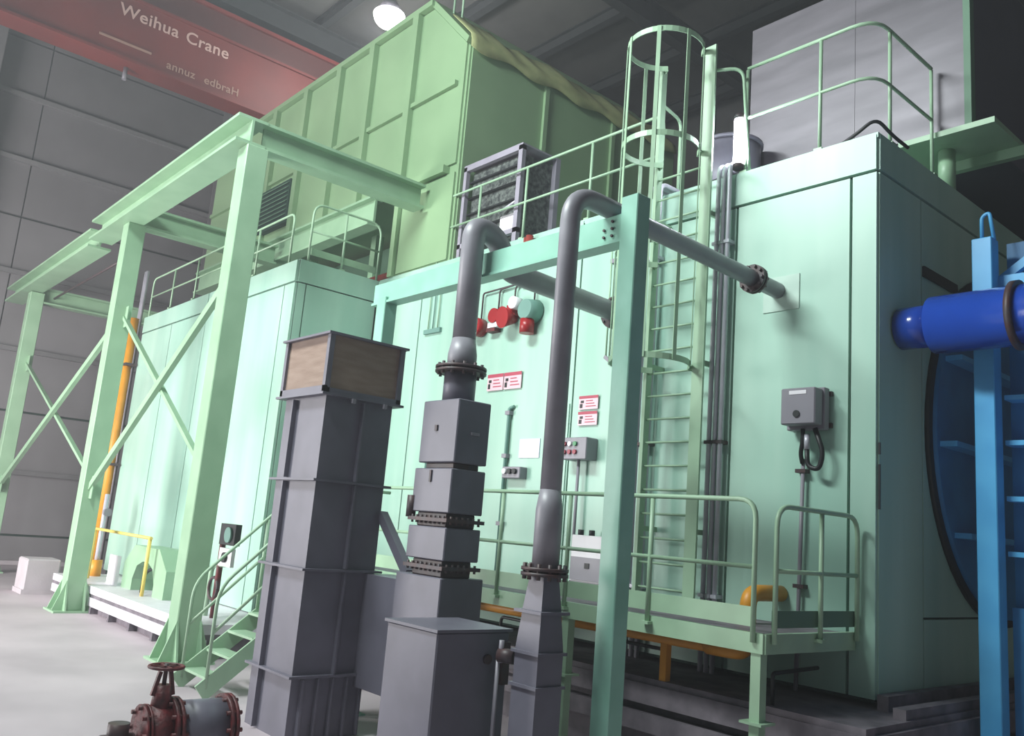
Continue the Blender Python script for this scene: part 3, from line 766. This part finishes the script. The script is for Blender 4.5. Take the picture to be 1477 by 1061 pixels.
B(.8, 1.02, 1.2, 1.35, 0, 1.9).build('lower_post', BLUED, t)
MB().bar((.74, 1.25, 5.3), (1.6, 1.25, 5.9), .08, .09).build('brace', BLUEL, t)
B(.78, 3.2, 1.1, 1.3, 5.2, 5.32).build('top_rail', BLUEL, t)
t = thing('blue_cylinder', 'glossy royal blue horizontal cylinder beside the end wall', 'pipe', (.5, .5, 4.4))
MB().cyl((.02, .5, 4.7), (.36, .5, 4.7), .225, 32).build('end_section', BLUEP, t)
MB().cyl((.36, .5, 4.7), (3.2, .5, 4.7), .3, 32).build('barrel', BLUEP, t)
MB().cyl((1.14, .5, 4.7), (1.2, .5, 4.7), .345, 32).build('flange', DARKM, t)

# ================================================================== VALVE ON THE FLOOR
t = thing('gate_valve', 'rusty red gate valve with handwheel bolted to a grey spool, on the floor', 'valve', (-3.0, -5.4, 0))
ax = (-2.98, .49)
def yc(y0, y1, r, n=22, r2=None): return MB().cyl((ax[0], y0, ax[1]), (ax[0], y1, ax[1]), r, n, r2)
yc(-5.58, -5.2, .21).build('spool', SLATE, t)
flange((ax[0], -5.17, ax[1]), (0, 1, 0), .245, .035, bolts=10).build('end_flange', VALVER, t)
flange((ax[0], -5.61, ax[1]), (0, 1, 0), .245, .035, bolts=10).build('flange', VALVER, t)
MB().cyl((ax[0], -5.64, ax[1]), (ax[0], -5.8, ax[1]), .19, 18).build('body', VALVER, t)
flange((ax[0], -5.83, ax[1]), (0, 1, 0), .2, .025, bolts=8).build('flange', VALVER, t)
MB().cyl((ax[0], -5.71, ax[1] + .1), (ax[0], -5.71, ax[1] + .34), .09, 14, .06).build('bonnet', VALVER, t)
for s in (-1, 1):
    MB().bar((ax[0], -5.71 + s * .08, ax[1] + .26), (ax[0], -5.71 + s * .04, ax[1] + .44), .03, .03).build('yoke', VALVER, t)
MB().cyl((ax[0], -5.71, ax[1] + .3), (ax[0], -5.71, ax[1] + .5), .018, 8).build('stem', DARKM, t)
wm = MB()
wm.tube([(ax[0] + .13 * math.cos(a), -5.71 + .13 * math.sin(a), ax[1] + .475) for a in [2 * math.pi * k / 20 for k in range(21)]], .013, 8, False)
for k in range(3):
    a = k * math.pi / 3
    wm.bar((ax[0] - .13 * math.cos(a), -5.71 - .13 * math.sin(a), ax[1] + .475), (ax[0] + .13 * math.cos(a), -5.71 + .13 * math.sin(a), ax[1] + .475), .016, .016)
wm.build('handwheel', VALVER, t)
for y in (-5.28, -5.73):
    B(ax[0] - .2, ax[0] + .2, y - .05, y + .05, 0, .3).build('timber_block', WOOD, t)
t = thing('drain_valve', 'small dark fitting with elbow lying left of the red gate valve', 'valve', (-3.05, -6.0, 0))
MB().cyl((-3.0, -5.88, .38), (-3.0, -6.12, .38), .1, 14).build('body', DARKM, t)
MB().cyl((-3.0, -6.0, .4), (-3.0, -6.0, .56), .08, 12).build('cap', DARKM, t)
T(rnd([(-3.0, -6.1, .42), (-3.0, -6.4, .42), (-3.0, -6.4, .1)], .05), .03).build('outlet', VALVER, t)
T(rnd([(-3.0, -5.95, .3), (-2.95, -6.2, .28), (-2.95, -6.3, 0.02)], .08), .025).build('hose', DARKM, t)
B(-3.08, -2.92, -6.1, -5.9, 0, .3).build('block', WOOD, t)

# gauge stand behind the stairs
t = thing('gauge_stand', 'black gauge panel on a red stand pipe behind the stair handrail', 'gauge', (-9.3, -2.6, .5))
T([(-9.5, -2.6, .5), (-9.5, -2.6, 1.95)], .05).build('pipe', VALVER, t)
B(-9.52, -8.95, -2.66, -2.56, 1.65, 1.98).build('panel', BLK, t)
MB().cyl((-9.15, -2.7, 1.81), (-9.15, -2.66, 1.81), .12, 18).build('dial', TEAL, t)
B(-9.45, -8.98, -2.66, -2.6, 1.32, 1.6).build('white_tag', WHITE, t)
MB().cyl((-9.2, -2.7, 1.46), (-9.2, -2.66, 1.46), .08, 14).build('knob', BLK, t)
MB().tube([(-9.6 + .17 * math.cos(a), -2.62, .95 + .17 * math.sin(a)) for a in [2 * math.pi * k / 16 for k in range(17)]], .025, 8, False).build('valve_wheel', DARKM, t)
T(rnd([(-9.8, -2.6, .5), (-9.8, -2.6, 1.3), (-9.2, -2.6, 1.35)], .15), .04).build('bend', RAILG, t)

# concrete block far left
t = thing('concrete_block', 'pale concrete block on the floor near the left wall', 'block', (-17.6, -3.3, 0))
B(-18.2, -17.4, -3.6, -2.9, 0, .76).build('block', CONC, t, .03)
B(-18.22, -17.38, -3.62, -2.88, 0, .1).build('plinth', CONC, t)

# ================================================================== CRANE
t = thing('bridge_crane', 'red overhead bridge crane girder with lettering at upper left', 'crane', (-20.5, 0, 13.95))
B(-20.65, -20.05, -15, 15.5, 14.2, 16.0).build('main_girder', RED, t)
B(-20.75, -19.95, -15, 15.5, 14.12, 14.2).build('bottom_flange', RED, t)
B(-20.75, -19.98, -15, 15.5, 15.96, 16.04).build('top_flange', RED, t)
B(-20.7, -20.3, -15, 15.5, 16.04, 16.9).build('walkway_side', REDD, t)
B(-20.75, -20.2, -15, 15.5, 16.9, 17.02).build('upper_rail', RED, t)
MB().bar((-20.02, -3.6, 14.62), (-20.02, -2.2, 14.62), .03, .06).build('paint_stripe', LETTER2, t)
MB().cyl((-20.4, -2.7, 13.75), (-20.4, -2.7, 14.12), .06).build('hook_stub', GREY, t)
def lettering(txt, y, z, size, m, name):
    cu = bpy.data.curves.new('txt', 'FONT'); cu.body = txt; cu.size = size; cu.extrude = .004
    cu.space_character = 1.05; cu.offset = .012 * size
    tmp = bpy.data.objects.new('txt', cu); COL.objects.link(tmp)
    dg = bpy.context.evaluated_depsgraph_get()
    me = bpy.data.meshes.new_from_object(tmp.evaluated_get(dg))
    bpy.data.objects.remove(tmp)
    me.name = name; me.materials.clear(); me.materials.append(m)
    o = bpy.data.objects.new(name, me); COL.objects.link(o)
    o.parent = t
    o.location = (-20.035 + 20.5, y, z - 13.95)
    o.rotation_euler = (math.pi / 2, 0, math.pi / 2)
lettering('Weihua', -3.2, 15.42, .5, LETTER, 'lettering')
lettering('Crane', -1.35, 15.42, .5, LETTER, 'lettering')
lettering('annuz', -1.75, 14.4, .34, LETTER2, 'lettering')
lettering('edbraH', -.65, 14.4, .34, LETTER2, 'lettering')

# ================================================================== LAMPS
def bay_lamp(x, y, z, label, power):
    t = thing('high_bay_lamp', label, 'lamp', (x, y, z), 'high bay lamps')
    MB().tube([(x, y, z), (x, y, z + .3), (x, y, z + .5)], [.42, .26, .12], 24).build('reflector', GREY, t)
    MB().tube([(x, y, z - .02 - .42 * math.sin(a)) for a in [math.pi / 2 * k / 8 for k in range(8)]], [.46 * math.cos(math.pi / 2 * k / 8) for k in range(8)], 24).build('lens', LAMPE, t)
    T([(x, y, z + .5), (x, y, 18.3)], .02, 6).build('hanger', DARKM, t)
    d = bpy.data.lights.new('bay_light', 'POINT'); d.energy = power; d.shadow_soft_size = .4; d.color = (.96, 1, .98)
    o = bpy.data.objects.new('bay_light', d); COL.objects.link(o); o.parent = t; o.location = (0, 0, -.55)
bay_lamp(-16.3, 3.1, 16.85, 'glowing round high bay lamp above the filter house', 900)

# ================================================================== HAZE
hz = bpy.data.materials.new('dusty_air'); hz.use_nodes = True
nt = hz.node_tree; nt.nodes.remove(nt.nodes['Principled BSDF'])
vsn = nt.nodes.new('ShaderNodeVolumeScatter'); vsn.inputs['Density'].default_value = 0.0048
vsn.inputs['Color'].default_value = (.92, .94, 1, 1); vsn.inputs['Anisotropy'].default_value = 0.2
nt.links.new(vsn.outputs[0], nt.nodes['Material Output'].inputs['Volume'])
o = B(-25.9, 9.9, -15.9, 15.9, .02, 18.4).build('haze', hz)
o['kind'] = 'stuff'; tag(o, 'thin dusty haze filling the hall', 'haze')
